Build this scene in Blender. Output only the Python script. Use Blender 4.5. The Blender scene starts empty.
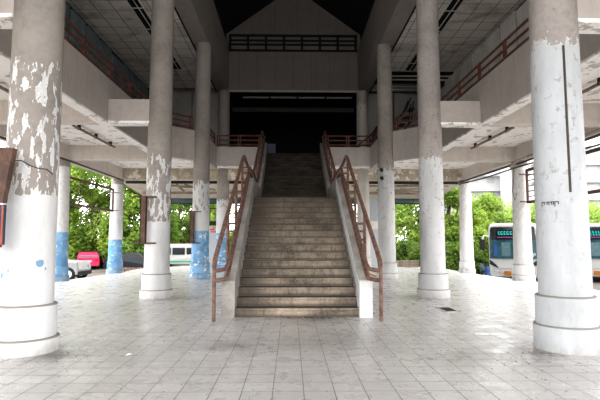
import bpy, bmesh, math, random
from mathutils import Vector, Matrix
random.seed(7)
C = bpy.context.scene.collection
PI = math.pi
F, H, CX = 480.0, 1.48, -0.13

# ------------------------------------------------------------------ helpers
class MB:
    def __init__(s): s.v = []; s.f = []; s.m = []; s.sm = []
    def add(s, vs, fs, mi=0, smooth=False):
        o = len(s.v); s.v += [tuple(p) for p in vs]
        for q in fs:
            s.f.append(tuple(o + i for i in q)); s.m.append(mi); s.sm.append(smooth)
    def box(s, x0, x1, y0, y1, z0, z1, mi=0):
        if x0 > x1: x0, x1 = x1, x0
        if y0 > y1: y0, y1 = y1, y0
        s.add([(x0,y0,z0),(x1,y0,z0),(x1,y1,z0),(x0,y1,z0),(x0,y0,z1),(x1,y0,z1),(x1,y1,z1),(x0,y1,z1)],
              [(0,3,2,1),(4,5,6,7),(0,1,5,4),(1,2,6,5),(2,3,7,6),(3,0,4,7)], mi)
        return s
    def bar(s, p0, p1, w, h, mi=0, up=(0,0,1)):
        p0 = Vector(p0); p1 = Vector(p1); d = (p1-p0).normalized(); u = Vector(up)
        if abs(d.dot(u)) > .98: u = Vector((0,1,0))
        sx = d.cross(u).normalized(); sz = sx.cross(d).normalized()
        vs = []
        for p in (p0, p1):
            for a, b in ((-1,-1),(1,-1),(1,1),(-1,1)): vs.append(p + sx*a*w/2 + sz*b*h/2)
        s.add(vs, [(0,1,2,3),(7,6,5,4),(0,4,5,1),(1,5,6,2),(2,6,7,3),(3,7,4,0)], mi)
        return s
    def tube(s, pts, r, n=8, mi=0):
        pts = [Vector(p) for p in pts]; rings = []; t0 = (pts[1]-pts[0]).normalized()
        u = t0.orthogonal().normalized()
        for i, p in enumerate(pts):
            if i == 0: t = t0
            elif i == len(pts)-1: t = (pts[i]-pts[i-1]).normalized()
            else: t = ((pts[i]-pts[i-1]).normalized() + (pts[i+1]-pts[i]).normalized()).normalized()
            u = (u - t*u.dot(t)).normalized(); w = t.cross(u)
            rings.append([p + (u*math.cos(2*PI*k/n) + w*math.sin(2*PI*k/n))*r for k in range(n)])
        vs = [q for R in rings for q in R]; fs = []
        for i in range(len(pts)-1):
            for k in range(n): fs.append((i*n+k, i*n+(k+1)%n, (i+1)*n+(k+1)%n, (i+1)*n+k))
        s.add(vs, fs, mi, True)
        s.add(rings[0], [tuple(range(n))[::-1]], mi); s.add(rings[-1], [tuple(range(n))], mi)
        return s
    def lathe(s, prof, n=40, mi=0, cx=0, cy=0, smooth=True, hard=False):
        vs = []; fs = []
        for r, z in prof:
            for k in range(n): vs.append((cx + r*math.cos(2*PI*k/n), cy + r*math.sin(2*PI*k/n), z))
        for i in range(len(prof)-1):
            for k in range(n): fs.append((i*n+k, i*n+(k+1)%n, (i+1)*n+(k+1)%n, (i+1)*n+k))
        for i in range(len(prof)-1): s.add(vs[i*n:(i+2)*n], [(k, (k+1)%n, n+(k+1)%n, n+k) for k in range(n)], mi, smooth) if hard else None
        if not hard: s.add(vs, fs, mi, smooth)
        L = len(prof)-1
        s.add(vs[:n], [tuple(range(n))[::-1]], mi); s.add(vs[L*n:], [tuple(range(n))], mi)
        return s
    def prism(s, poly, a0, a1, axis='x', mi=0):
        n = len(poly)
        def P(a, u, v):
            return (a,u,v) if axis == 'x' else ((u,a,v) if axis == 'y' else (u,v,a))
        vs = [P(a0,u,v) for u,v in poly] + [P(a1,u,v) for u,v in poly]
        s.add(vs, [tuple(range(n)), tuple(range(2*n-1, n-1, -1))] + [(i, (i+1)%n + 0, n+(i+1)%n, n+i) for i in range(n)], mi)
        return s
    def build(s, name, mat, parent=None, bevel=0, loc=None):
        me = bpy.data.meshes.new(name); me.from_pydata(s.v, [], s.f)
        mats = mat if isinstance(mat, (list, tuple)) else [mat]
        for m in mats: me.materials.append(m)
        for p, mi, sm in zip(me.polygons, s.m, s.sm): p.material_index = mi; p.use_smooth = sm
        bm = bmesh.new(); bm.from_mesh(me); bmesh.ops.recalc_face_normals(bm, faces=bm.faces); bm.to_mesh(me); bm.free()
        o = bpy.data.objects.new(name, me); C.objects.link(o)
        if parent: o.parent = parent
        if loc: o.location = loc
        if bevel:
            b = o.modifiers.new('bevel', 'BEVEL'); b.width = bevel; b.segments = 2; b.limit_method = 'ANGLE'
        return o

def tag(o, label, cat, group=None, kind=None):
    o['label'] = label; o['category'] = cat
    if group: o['group'] = group
    if kind: o['kind'] = kind
    return o
def empty(name, loc, label, cat, group=None, rz=0, kind=None):
    o = bpy.data.objects.new(name, None); C.objects.link(o); o.location = loc; o.rotation_euler = (0,0,rz)
    o.empty_display_size = .2
    return tag(o, label, cat, group, kind)
def struct(o, label=None):
    o['kind'] = 'structure'
    if label: o['label'] = label
    return o
def dup(root, loc, label, rz=None, group=None):
    r = root.copy(); C.objects.link(r); r.location = loc; r['label'] = label
    if rz is not None: r.rotation_euler = (0,0,rz)
    if group: r['group'] = group
    for ch in list(root.children):
        c = ch.copy(); C.objects.link(c); c.parent = r
        for g in list(ch.children):
            d = g.copy(); C.objects.link(d); d.parent = c
    return r
def X(px, d): return (px-290.7)*d/F + CX          # photo column -> world x at a depth
def Z(py, d): return H + (240.0-py)*d/F

# ------------------------------------------------------------------ materials
class NT:
    def __init__(s, name):
        s.mat = bpy.data.materials.new(name); s.mat.use_nodes = True; s.t = s.mat.node_tree
        s.b = s.t.nodes['Principled BSDF']; s.b.inputs['Roughness'].default_value = .85
        s.b.inputs['Specular IOR Level'].default_value = .25
    def n(s, typ, **kw):
        nd = s.t.nodes.new(typ)
        for k, v in kw.items(): setattr(nd, k, v)
        return nd
    def l(s, a, b): s.t.links.new(a, b)
    def val(s, sock, v):
        if hasattr(v, 'links') or hasattr(v, 'is_linked'): s.l(v, sock)
        else: sock.default_value = v
    def pos(s, scale=(1,1,1), off=(0,0,0), obj=False):
        if obj: src = s.n('ShaderNodeTexCoord').outputs['Object']
        else: src = s.n('ShaderNodeNewGeometry').outputs['Position']
        m = s.n('ShaderNodeMapping'); s.l(src, m.inputs[0]); m.inputs['Scale'].default_value = scale; m.inputs['Location'].default_value = off
        return m.outputs[0]
    def noise(s, vec, scale, detail=6, rough=.6, dist=0):
        nd = s.n('ShaderNodeTexNoise'); s.l(vec, nd.inputs['Vector']); nd.inputs['Scale'].default_value = scale
        nd.inputs['Detail'].default_value = detail; nd.inputs['Roughness'].default_value = rough; nd.inputs['Distortion'].default_value = dist
        return nd.outputs['Fac']
    def math(s, op, a, b=0.0, clamp=False):
        nd = s.n('ShaderNodeMath', operation=op, use_clamp=clamp); s.val(nd.inputs[0], a); s.val(nd.inputs[1], b); return nd.outputs[0]
    def rng(s, v, a, b, c=0.0, d=1.0):
        nd = s.n('ShaderNodeMapRange'); s.val(nd.inputs[0], v)
        for i, x in enumerate((a,b,c,d)): nd.inputs[i+1].default_value = x
        return nd.outputs[0]
    def mix(s, f, a, b, mode='MIX'):
        nd = s.n('ShaderNodeMix', data_type='RGBA', blend_type=mode)
        s.val(nd.inputs[0], f)
        for i, c in ((6,a),(7,b)):
            if isinstance(c, tuple): nd.inputs[i].default_value = (*c[:3], 1)
            else: s.l(c, nd.inputs[i])
        return nd.outputs[2]
    def z(s):
        sp = s.n('ShaderNodeSeparateXYZ'); s.l(s.n('ShaderNodeNewGeometry').outputs['Position'], sp.inputs[0]); return sp.outputs
    def col(s, c): s.val(s.b.inputs['Base Color'], c if not isinstance(c, tuple) else (*c[:3], 1)); return s
    def bump(s, h, st=.3, dist=.02):
        nd = s.n('ShaderNodeBump'); s.l(h, nd.inputs['Height']); nd.inputs['Strength'].default_value = st; nd.inputs['Distance'].default_value = dist
        s.l(nd.outputs[0], s.b.inputs['Normal'])

def concrete(name, c, dark=.55, scale=1.0, stain=.5, peel=None, peelc=None):
    t = NT(name); p = t.pos()
    big = t.noise(p, .9*scale, 8, .65); fine = t.noise(p, 9*scale, 6, .6)
    streak = t.noise(t.pos((3,3,.25)), 1.5, 5, .6)
    a = t.mix(t.rng(big, .35, .7), tuple(x*dark for x in c), c)
    a = t.mix(t.math('MULTIPLY', t.rng(streak, .52, .72), stain), a, tuple(x*.42 for x in c))
    a = t.mix(t.rng(fine, .3, .75, 0, .25), a, tuple(min(1, x*1.35) for x in c))
    if peel:
        pn = t.noise(t.pos((1,1,1)), 2.6, 10, .68, .3)
        a = t.mix(t.rng(pn, peel, peel+.015), a, peelc)
    t.col(a); t.bump(fine, .25, .02); return t.mat
def flat(name, c, rough=.7, metal=0, var=.15, emit=None, scale=6):
    t = NT(name); nz = t.noise(t.pos(obj=True), scale, 4)
    t.col(t.mix(t.rng(nz, .3, .7), tuple(x*(1-var) for x in c), tuple(min(1, x*(1+var)) for x in c)))
    t.b.inputs['Roughness'].default_value = rough; t.b.inputs['Metallic'].default_value = metal
    if emit:
        t.b.inputs['Emission Color'].default_value = (*c, 1); t.b.inputs['Emission Strength'].default_value = emit
    return t.mat

WHITE = (.61,.61,.61); BARE = (.27,.245,.222)
def column_paint(name, zhi, zlo, amt=.5, blue=None, specks=.0, mid=None, seed=0, white=WHITE, bare=BARE, bluec=(.12,.27,.45)):
    """bare plaster above zhi, sound paint below zlo, flaking paint between"""
    t = NT(name); o = (seed*3.7, seed*1.3, seed*.9); z = t.z()[2]
    big = t.noise(t.pos(off=o), 1.4, 6, .6); fine = t.noise(t.pos(off=o), 14, 5, .6)
    b = t.mix(t.rng(big, .3, .7), tuple(x*.74 for x in bare), tuple(x*1.18 for x in bare))
    b = t.mix(t.rng(fine, .35, .7, 0, .3), b, tuple(min(1,x*1.5) for x in bare))
    smudge = t.noise(t.pos((1.2,1.2,.35), o), 2.2, 5, .6)
    w = t.mix(t.rng(smudge, .42, .70, 0, .6), white, tuple(x*.60 for x in white))
    w = t.mix(t.rng(fine, .62, .75, 0, .25), w, (.35,.33,.31))
    f = t.noise(t.pos((1.7,1.7,.5), o), 7.0, 8, .6, .3)
    f2 = t.noise(t.pos((1,1,.6), o), 11, 5, .6)
    f = t.math('ADD', t.math('MULTIPLY', f, .75), t.math('MULTIPLY', f2, .25))
    up = t.rng(z, zhi-.5, zhi, 0, 1)                       # 1 = all bare
    dn = t.rng(z, zlo, zlo+.12, 0, 1)                      # 0 = all painted
    thr = t.math('ADD', .5-(amt-.5)*.32, 0.0)
    thr = t.math('SUBTRACT', thr, t.math('MULTIPLY', up, .35))
    thr = t.math('ADD', thr, t.math('SUBTRACT', .5, t.math('MULTIPLY', dn, .5)))
    e = t.math('SUBTRACT', f, thr)
    bm = t.rng(e, -.004, .008)
    edge = t.math('MULTIPLY', t.rng(e, -.02, -.002), t.math('SUBTRACT', 1.0, bm))
    if mid:                                                # greyer paint band above 'mid'
        w = t.mix(t.rng(z, mid-.05, mid+.05, 0, .75), w, t.mix(t.rng(f2, .4, .6), (.52,.51,.49), (.66,.65,.63)))
    if blue:
        bn = t.noise(t.pos((1,1,1), o), 4.5, 8, .65)
        bc = t.mix(t.rng(t.noise(t.pos(off=o), 2.2, 5), .4, .62), bluec, (.22,.40,.58))
        bl = t.rng(z, blue-.02, blue+.02, 1, 0)
        chip = t.rng(bn, .57, .585)
        bc = t.mix(chip, bc, t.mix(t.rng(f2, .48, .52), (.72,.74,.74), (.46,.41,.35)))
        w = t.mix(bl, w, bc)
    c = t.mix(edge, w, (.82,.81,.79)); c = t.mix(bm, c, b)
    if specks:
        sn = t.noise(t.pos((1,1,.7), o), 9, 8, .75, .4)
        c = t.mix(t.math('MULTIPLY', t.rng(sn, .575, .61), t.math('MULTIPLY', t.rng(z, 1.2, 2.6, .25, 1), specks)), c, (.22,.19,.16))
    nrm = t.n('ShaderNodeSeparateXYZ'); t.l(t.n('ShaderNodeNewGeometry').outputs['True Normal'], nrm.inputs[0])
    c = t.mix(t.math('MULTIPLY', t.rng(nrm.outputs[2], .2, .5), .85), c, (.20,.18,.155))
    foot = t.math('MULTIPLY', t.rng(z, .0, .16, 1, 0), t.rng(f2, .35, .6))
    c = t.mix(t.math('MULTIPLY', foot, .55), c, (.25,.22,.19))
    t.col(c); t.bump(t.math('ADD', t.math('MULTIPLY', bm, -.6), t.math('MULTIPLY', fine, .25)), .35, .02)
    t.b.inputs['Roughness'].default_value = .75
    return t.mat

M = {}
M['concrete'] = concrete('bare_concrete', (.40,.36,.315), .72, 1, .35)
M['fascia'] = concrete('grey_fascia', (.48,.435,.40), .82, .8, .25)
M['beam'] = concrete('stained_beam', (.68,.625,.575), .82, 1, .25)
M['soffit'] = concrete('peeling_soffit', (.90,.87,.84), .92, 1, .15, .56, (.50,.47,.43))
M['peeled'] = concrete('peeled_beam', (.60,.52,.40), .5, 2.4, .5, .55, (.76,.72,.66))
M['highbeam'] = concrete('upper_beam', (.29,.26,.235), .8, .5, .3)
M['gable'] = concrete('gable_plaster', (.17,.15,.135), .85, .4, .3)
M['wallgrey'] = concrete('upper_wall', (.36,.34,.32), .75, .7, .4)
M['black'] = flat('matte_black', (.006,.006,.006), .95, var=.2)  # near-black; also stands in for darkness in the hall and voids
M['dark'] = flat('dark_steel', (.03,.028,.027), .7)
M['teal'] = flat('teal_panel', (.16,.21,.22), .8, var=.3, scale=2)
M['panel'] = concrete('pale_panel', (.74,.72,.69), .7, 1.2, .4)
M['white'] = flat('white_enamel', (.36,.36,.355), .35, var=.03)
M['whiteboard'] = flat('white_board', (.42,.45,.47), .6, var=.06)
M['blueboard'] = flat('blue_board', (.16,.30,.44), .6)
M['cream'] = concrete('canopy_sheet', (.72,.67,.60), .7, 1.5, .4)
M['glass'] = flat('dark_glass', (.012,.016,.018), .08, var=.1)
M['tealglass'] = flat('teal_glass', (.07,.12,.125), .12, var=.3, scale=1.5)
M['rubber'] = flat('rubber', (.02,.02,.02), .9)
M['alloy'] = flat('alloy', (.55,.56,.57), .35, .6)
M['red'] = flat('taxi_pink_red', (.45,.035,.10), .3, var=.04)
M['lampred'] = flat('tail_lamp', (.55,.01,.02), .2)
M['carblue'] = flat('dark_car', (.012,.016,.022), .25)
M['silver'] = flat('silver_car', (.27,.27,.27), .3)
M['orange'] = flat('orange_plate', (.28,.10,.008), .5, var=.05)
M['busglass'] = flat('bus_glass', (.015,.06,.075), .15, var=.6, scale=2.2)
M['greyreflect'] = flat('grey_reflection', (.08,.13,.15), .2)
M['green'] = flat('green_stripe', (.05,.30,.20), .4)
M['led'] = flat('led_cyan', (.02,.42,.38), .4, emit=.45, var=.02)
M['ledpink'] = flat('led_pink', (.35,.08,.30), .4, emit=.3, var=.02)
M['ledred'] = flat('led_red', (.9,.05,.08), .4, emit=.6, var=.02)
M['bark'] = flat('bark', (.11,.085,.06), .95, var=.35)
M['litter'] = flat('dry_litter', (.11,.09,.075), .95, var=.3)
M['brick'] = flat('brick_rubble', (.33,.17,.12), .95, var=.4)
M['wood'] = flat('weathered_wood', (.30,.25,.20), .9, var=.35)
M['boarddim'] = flat('dim_board', (.10,.12,.16), .8)
M['stripdim'] = flat('grey_tube', (.22,.22,.22), .6)  # even grey, set darker for the strips
M['beamdim'] = flat('dark_beam', (.05,.045,.04), .9)  # colour darkened to put the hall's gloom on its beam
M['drum'] = flat('blue_plastic', (.02,.06,.18), .5)
M['paper'] = flat('paper', (.6,.6,.59), .8, var=.03)
M['cable'] = flat('cable', (.07,.06,.05), .8)
M['conduit'] = flat('conduit', (.34,.30,.26), .7, var=.3)
M['batten'] = flat('rusty_batten', (.21,.16,.125), .85, var=.35)
M['signblue'] = flat('navy_sign', (.035,.06,.10), .6, var=.2)
M['signedge'] = flat('red_trim', (.36,.10,.07), .7)
M['redtext'] = flat('red_print', (.70,.07,.07), .6)
def rusty(name, a, b, sc=9):
    t = NT(name); n = t.noise(t.pos(), sc, 7, .65)
    t.col(t.mix(t.rng(n, .42, .60), a, b)); t.b.inputs['Roughness'].default_value = .6; t.bump(n, .2, .01); return t.mat
M['rail'] = rusty('stair_rail_paint', (.20,.125,.10), (.115,.06,.045))
M['redrail'] = rusty('gallery_rail_paint', (.19,.07,.05), (.09,.04,.033))
M['rust'] = rusty('rusted_steel', (.085,.05,.04), (.16,.09,.065), 5)
# stair concrete: worn pale middle, dark grime to the sides, painted shade at riser feet
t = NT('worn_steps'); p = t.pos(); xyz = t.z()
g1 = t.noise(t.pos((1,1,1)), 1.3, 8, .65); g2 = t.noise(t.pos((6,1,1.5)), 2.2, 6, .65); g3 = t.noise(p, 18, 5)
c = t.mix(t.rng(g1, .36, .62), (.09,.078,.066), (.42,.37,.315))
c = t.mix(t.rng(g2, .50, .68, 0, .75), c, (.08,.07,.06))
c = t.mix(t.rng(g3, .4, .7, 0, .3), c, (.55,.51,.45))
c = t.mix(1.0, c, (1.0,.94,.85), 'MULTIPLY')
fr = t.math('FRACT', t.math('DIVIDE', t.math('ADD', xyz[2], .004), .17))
c = t.mix(t.rng(fr, .42, .10, 0, .75), c, (.05,.043,.037))  # painted shade at each riser foot; treads darken with it
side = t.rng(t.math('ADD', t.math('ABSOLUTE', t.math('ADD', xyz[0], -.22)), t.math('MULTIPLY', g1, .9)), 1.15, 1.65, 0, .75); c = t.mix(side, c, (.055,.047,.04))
c = t.mix(t.rng(xyz[2], .6, 3.0, 0, .86), c, (.075,.058,.043))  # light falloff painted in: darker up the stair
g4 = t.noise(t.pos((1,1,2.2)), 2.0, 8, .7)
c = t.mix(t.math('MULTIPLY', t.rng(xyz[2], 2.5, 3.4, 0, 1), t.rng(g4, .36, .62, .97, .55)), c, (.012,.009,.0065))  # upper flight: painted gloom, broken up by grime streaks
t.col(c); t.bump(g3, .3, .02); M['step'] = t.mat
# side walls of the stair
M['stringer'] = concrete('stringer_plaster', (.40,.375,.345), .45, 2.2, .55, .66, (.55,.54,.52))
M['stringerwhite'] = concrete('stringer_white', (.64,.64,.635), .8, 1.5, .25)
# floor tiles
t = NT('floor_tiles'); t.b.inputs['Specular IOR Level'].default_value = .5
def brick(t, vec, w, h, mortar, c1, c2, cm):
    b = t.n('ShaderNodeTexBrick', offset=0.0); t.l(vec, b.inputs['Vector']); b.inputs['Scale'].default_value = 1
    b.inputs['Brick Width'].default_value = w; b.inputs['Row Height'].default_value = h; b.inputs['Mortar Size'].default_value = mortar
    b.inputs['Mortar Smooth'].default_value = .15; b.inputs['Bias'].default_value = 0
    for k, cc in (('Color1',c1),('Color2',c2),('Mortar',cm)): b.inputs[k].default_value = (*cc,1)
    return b
b = brick(t, t.pos(), .303, .303, .005, (.50,.487,.475), (.56,.547,.535), (.125,.12,.115))
stn = t.noise(t.pos(), .55, 9, .68, .4); gr = t.noise(t.pos(), 3.2, 9, .72, .3); sp = t.noise(t.pos(), 16, 6, .75)
c = t.mix(t.rng(stn, .40, .68), b.outputs['Color'], (.26,.25,.24), 'MULTIPLY') if False else t.mix(t.rng(stn, .46, .74, 0, .42), b.outputs['Color'], (.24,.23,.22))
c = t.mix(t.rng(gr, .55, .75, 0, .32), c, (.20,.19,.18))
fx = t.z()
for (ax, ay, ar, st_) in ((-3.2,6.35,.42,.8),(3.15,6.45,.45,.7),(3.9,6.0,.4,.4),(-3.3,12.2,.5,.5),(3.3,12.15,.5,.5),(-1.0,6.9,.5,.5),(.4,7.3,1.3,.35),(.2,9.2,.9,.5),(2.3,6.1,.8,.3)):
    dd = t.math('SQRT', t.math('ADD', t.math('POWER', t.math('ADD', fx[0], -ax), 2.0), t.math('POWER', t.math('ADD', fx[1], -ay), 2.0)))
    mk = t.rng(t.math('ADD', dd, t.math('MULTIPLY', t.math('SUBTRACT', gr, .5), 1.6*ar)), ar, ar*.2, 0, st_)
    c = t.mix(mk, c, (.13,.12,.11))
c = t.mix(t.rng(sp, .63, .68, 0, .7), c, (.10,.095,.09))
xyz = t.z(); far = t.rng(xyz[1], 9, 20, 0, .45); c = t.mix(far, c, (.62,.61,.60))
t.col(c); t.val(t.b.inputs['Roughness'], t.math('ADD', t.rng(gr, .35, .7, .20, .46), t.math('MULTIPLY', b.outputs['Fac'], .3)))
t.bump(t.math('MULTIPLY', b.outputs['Fac'], -1.0), .25, .01); M['floor'] = t.mat
# ceiling tiles
t = NT('ceiling_tiles')
b = brick(t, t.pos(),   .61, .66, .012, (.72,.675,.63), (.80,.755,.71), (.06,.055,.05))
st = t.noise(t.pos(), .7, 8, .65, .3)
t.col(t.mix(t.rng(st, .5, .68, 0, .65), b.outputs['Color'], (.14,.125,.11))); t.bump(t.math('MULTIPLY', b.outputs['Fac'], -1.0), .5, .02); M['tiles'] = t.mat
# asphalt
t = NT('asphalt'); n1 = t.noise(t.pos(), .4, 8, .6); t.col(t.mix(t.rng(n1, .35, .65), (.085,.072,.058), (.13,.115,.10))); M['asphalt'] = t.mat
# leaves
def leafmat(name, a, b, tr=.45):
    t = NT(name); oi = t.noise(t.pos(), .55, 4); oj = t.noise(t.pos(), 5, 3)
    c = t.mix(t.rng(t.math('ADD', t.math('MULTIPLY', oi, .5), t.math('MULTIPLY', oj, .5)), .4, .6), a, b)
    t.col(c); t.b.inputs['Roughness'].default_value = .5
    tl = t.n('ShaderNodeBsdfTranslucent'); t.l(c, tl.inputs[0]); mx = t.n('ShaderNodeMixShader'); mx.inputs[0].default_value = tr
    t.l(t.b.outputs[0], mx.inputs[1]); t.l(tl.outputs[0], mx.inputs[2]); t.l(mx.outputs[0], t.t.nodes['Material Output'].inputs[0])
    return t.mat
M['leafdark'] = leafmat('leaf_deep', (.05,.115,.018), (.25,.37,.06))
M['leafmid'] = leafmat('leaf_mid', (.085,.175,.022), (.36,.48,.085))
M['leaflight'] = leafmat('leaf_light', (.14,.26,.04), (.42,.52,.13))
# hazy apartment blocks: rows of pale windows
t = NT('apartment_render'); b = brick(t, t.pos((1,1,1)), 3.2, 3.0, .9, (.36,.37,.38), (.38,.385,.39), (.46,.46,.455))
sx = t.n('ShaderNodeSeparateXYZ'); t.l(t.n('ShaderNodeNewGeometry').outputs['Position'], sx.inputs[0])
cb = t.n('ShaderNodeCombineXYZ'); t.l(sx.outputs[0], cb.inputs[0]); t.l(sx.outputs[2], cb.inputs[1]); t.l(cb.outputs[0], b.inputs['Vector'])
t.col(b.outputs['Color']); M['block'] = t.mat

# ------------------------------------------------------------------ floor and ground
def floor_z(x, y):
    return -0.02*max(0, y-14.5)*min(1, max(0, (abs(x)-5)/4.0)) if y < 25 else -0.2*min(1, max(0, (abs(x)-5)/4.0))
EDGE = 8.95; FAR = 29.0
xs = [-EDGE, -8, -7, -6, -5, -2.5, 0, 2.5, 5, 6, 7, 8, EDGE]; ys = [-16, -8, 0, 4, 8, 12, 14.5, 16, 18, 20, 22, 24, 25, 27, FAR]
fm = MB(); vs = [(x, y, floor_z(x, y)) for y in ys for x in xs]; n = len(xs)
fm.add(vs, [(j*n+i, j*n+i+1, (j+1)*n+i+1, (j+1)*n+i) for j in range(len(ys)-1) for i in range(n-1)])
for sx_ in (0, n-1):                                     # raised edge of the platform
    for j in range(len(ys)-1):
        a, b_ = vs[j*n+sx_], vs[(j+1)*n+sx_]
        fm.add([a, b_, (b_[0], b_[1], -.9), (a[0], a[1], -.9)], [(0,1,2,3)])
for i in range(n-1):
    a, b_ = vs[(len(ys)-1)*n+i], vs[(len(ys)-1)*n+i+1]
    fm.add([a, b_, (b_[0], b_[1], -.9), (a[0], a[1], -.9)], [(0,1,2,3)])
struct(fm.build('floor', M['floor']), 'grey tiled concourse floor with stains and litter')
g = MB(); g.box(-160, 160, -60, 200, -1.1, -.85); struct(g.build('ground', M['asphalt']), 'asphalt yard around the raised concourse')

# ------------------------------------------------------------------ columns
def column(x, y, top, rb, rt, mat, label, ring=(.42,.22), plinth=(.38,.62), bottom=None, basemat=None, group='round concrete columns'):
    z0 = floor_z(x, y) if bottom is None else bottom
    o = empty('column', (x, y, z0), label, 'column', group, kind='thing')
    bmt = basemat or mat; fz = floor_z(x, y) - z0
    (rr, rh), (pr, ph) = ring, plinth
    MB().lathe([(rr,0),(rr,fz+rh-.02),(rr-.015,fz+rh)], 48, hard=True).build('base_ring', bmt, o)
    MB().lathe([(pr,fz+rh-.01),(pr,fz+ph-.02),(pr-.015,fz+ph)], 48, hard=True).build('plinth', bmt, o)
    N = 14; MB().lathe([(rb+(rt-rb)*(k/N), fz+ph-.02+(top-z0-fz-ph+.02)*k/N) for k in range(N+1)], 48).build('shaft', mat, o)
    return o
BAY = (6.65, 12.65, 18.65, 24.65); CXI = 3.61
m = column_paint('paint_near_left', 4.35, 1.97, .575, seed=1)
colA = column(-3.70, 6.65, 9.25, .335, .305, m, 'thick round column with the most flaking paint, bearing a brown sign frame and blue chips', (.425,.20), (.385,.63))
m = column_paint('paint_second_left', 4.05, 1.85, .60, seed=2)
colB = column(-CXI, 12.65, 9.25, .325, .288, m, 'round white-based column with flaking middle between the near left column and the blue-based ones', (.41,.22), (.375,.62))
m = column_paint('paint_third_left', 4.1, 2.5, .38, blue=1.83, seed=3)
colC = column(-CXI, 18.65, 9.25, .335, .285, m, 'round inner column with a blue painted foot, just left of the stair rail', (.41,.22), (.375,.62))
m = column_paint('paint_fourth_left', 3.9, 2.8, .3, blue=1.83, seed=4)
column(-CXI, 24.65, 9.25, .335, .285, m, 'round column behind the left stair rail, blue at the foot, rising to the dark hall', (.41,.22), (.375,.62))
m = column_paint('paint_near_right', 4.65, 4.05, .38, seed=5, specks=.6, bare=(.33,.30,.28), white=(.48,.495,.51))
colA2 = column(3.665, 6.65, 9.25, .335, .295, m, 'thick round white column with a vertical dark conduit groove, nearest on the right', (.42,.34), (.385,.73))
m = column_paint('paint_second_right', 3.95, 2.9, .2, seed=6, specks=.85, white=(.53,.53,.53), bare=(.33,.30,.28))
colB2 = column(CXI, 12.65, 9.25, .325, .288, m, 'round speckled white column beside the floor drain, right of the stair')
m = column_paint('paint_third_right', 4.6, 3.9, .35, seed=7, specks=.85, white=(.53,.53,.525), bare=(.30,.27,.245))
colC2 = column(CXI, 18.65, 9.25, .335, .285, m, 'slim round column just right of the stair rail, two dark pipe stubs on its shaft', (.41,.22), (.375,.62))
m = column_paint('paint_fourth_right', 9.0, 8.0, .4, seed=8, white=(.50,.47,.43), bare=(.30,.27,.24))
column(CXI, 24.65, 9.25, .335, .285, m, 'water-stained column behind the right stair rail at the edge of the dark hall', (.41,.22), (.375,.62))
m = column_paint('paint_outer_left', 4.5, 4.2, .1, blue=1.78, seed=9, mid=1.9)
column(-9.02, 18.65, 4.62, .345, .29, m, 'outer column with a blue lower half beside the white pickup', bottom=-.85)
m = column_paint('paint_outer_left_far', 4.5, 4.2, .1, blue=1.50, seed=10, specks=.3)
column(-9.02, 24.65, 4.62, .345, .29, m, 'outer column with a peeling blue foot beside the dark parked cars', bottom=-.85)
m = column_paint('paint_outer_right', 4.5, 4.3, .1, seed=11, specks=.25, mid=1.95, white=(.64,.64,.64))
column(8.92, 18.65, 4.62, .345, .29, m, 'outer white column standing in front of the white bus', bottom=-.85)
m = column_paint('paint_outer_right_far', 4.5, 4.3, .1, seed=12, specks=.2, mid=1.95, white=(.64,.64,.64))
column(8.92, 24.65, 4.62, .345, .29, m, 'outer white column in front of the trees, left of the bus', bottom=-.85)

# ------------------------------------------------------------------ first-floor structure
Y0 = -13.0; GX = 4.93  # galleries run on unseen behind the camera to darken the foreground
for s, side in ((-1,'left'), (1,'right')):
    def sx(v): return s*v
    # slab
    poly = [(sx(8.95),Y0),(sx(GX+.1),Y0),(sx(GX+.1),17.5),(sx(3.70),18.9),(sx(3.64),21.84),(sx(1.45),21.84),(sx(1.45),30),(sx(8.95),30)]
    struct(MB().prism(poly, 5.13, 5.44, 'z').build('ceiling_slab', M['soffit']), 'peeling white underside of the %s gallery' % side)
    # edge beam with curb
    e = [(sx(GX),Y0),(sx(GX),17.4),(sx(3.60),18.75)]
    fb = MB()
    for (a, b_) in zip(e[:-1], e[1:]): 
        dx, dy = b_[0]-a[0], b_[1]-a[1]; L = math.hypot(dx, dy); nx, ny = dy/L*.25*s, -dx/L*.25*s
        fb.prism([a, b_, (b_[0]+nx, b_[1]+ny), (a[0]+nx, a[1]+ny)], 4.57, 5.73, 'z')
    struct(fb.build('beam', M['fascia']), 'grey concrete gallery edge beam on the %s' % side)
    MBr = MB(); MBr.box(sx(3.52), sx(3.77), 18.85, 21.97, 4.72, 5.73); MBr.box(sx(3.52), sx(1.44), 21.72, 21.97, 4.87, 5.73)
    struct(MBr.build('beam', M['fascia']), 'grey concrete bridge edge beside the stair top on the %s' % side)
    # light drip strip along the bottom of the edge beam
    dr = MB(); dr.box(sx(GX-.015), sx(GX+.27), Y0, 17.4, 4.53, 4.575)
    struct(dr.build('trim_1' if s < 0 else 'trim_2', M['soffit']))
    # cross beams
    for i, y in enumerate(BAY[:3]):
        struct(MB().box(sx(GX+.25), sx(8.7), y-.18, y+.18, 4.57, 5.13).build('beam', M['beam']), 'cross beam under the %s gallery' % side)
        if i < 2:
            struct(MB().box(sx(CXI+.2), sx(GX), y-.18, y+.18, 4.60, 5.18).build('beam', M['fascia']), 'stub beam tying the column to the %s gallery' % side)
            struct(MB().box(sx(CXI+.2), sx(GX), y-.19, y+.19, 4.54, 4.60).build('beam', M['soffit']), 'pale lower lip of the stub beam on the %s' % side)
    struct(MB().box(sx(8.7), sx(9.15), Y0, 25, 4.57, 5.6).build('beam', M['beam']), 'outer edge beam on the %s side' % side)
struct(MB().box(-8.95, 8.95, 24.47, 24.83, 4.57, 5.13).build('beam', M['peeled']), 'brown peeling cross beam behind the stair')
struct(MB().box(-1.45, 1.45, 22.0, 30, 5.1, 5.44).build('floor_landing', M['concrete']))
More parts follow.
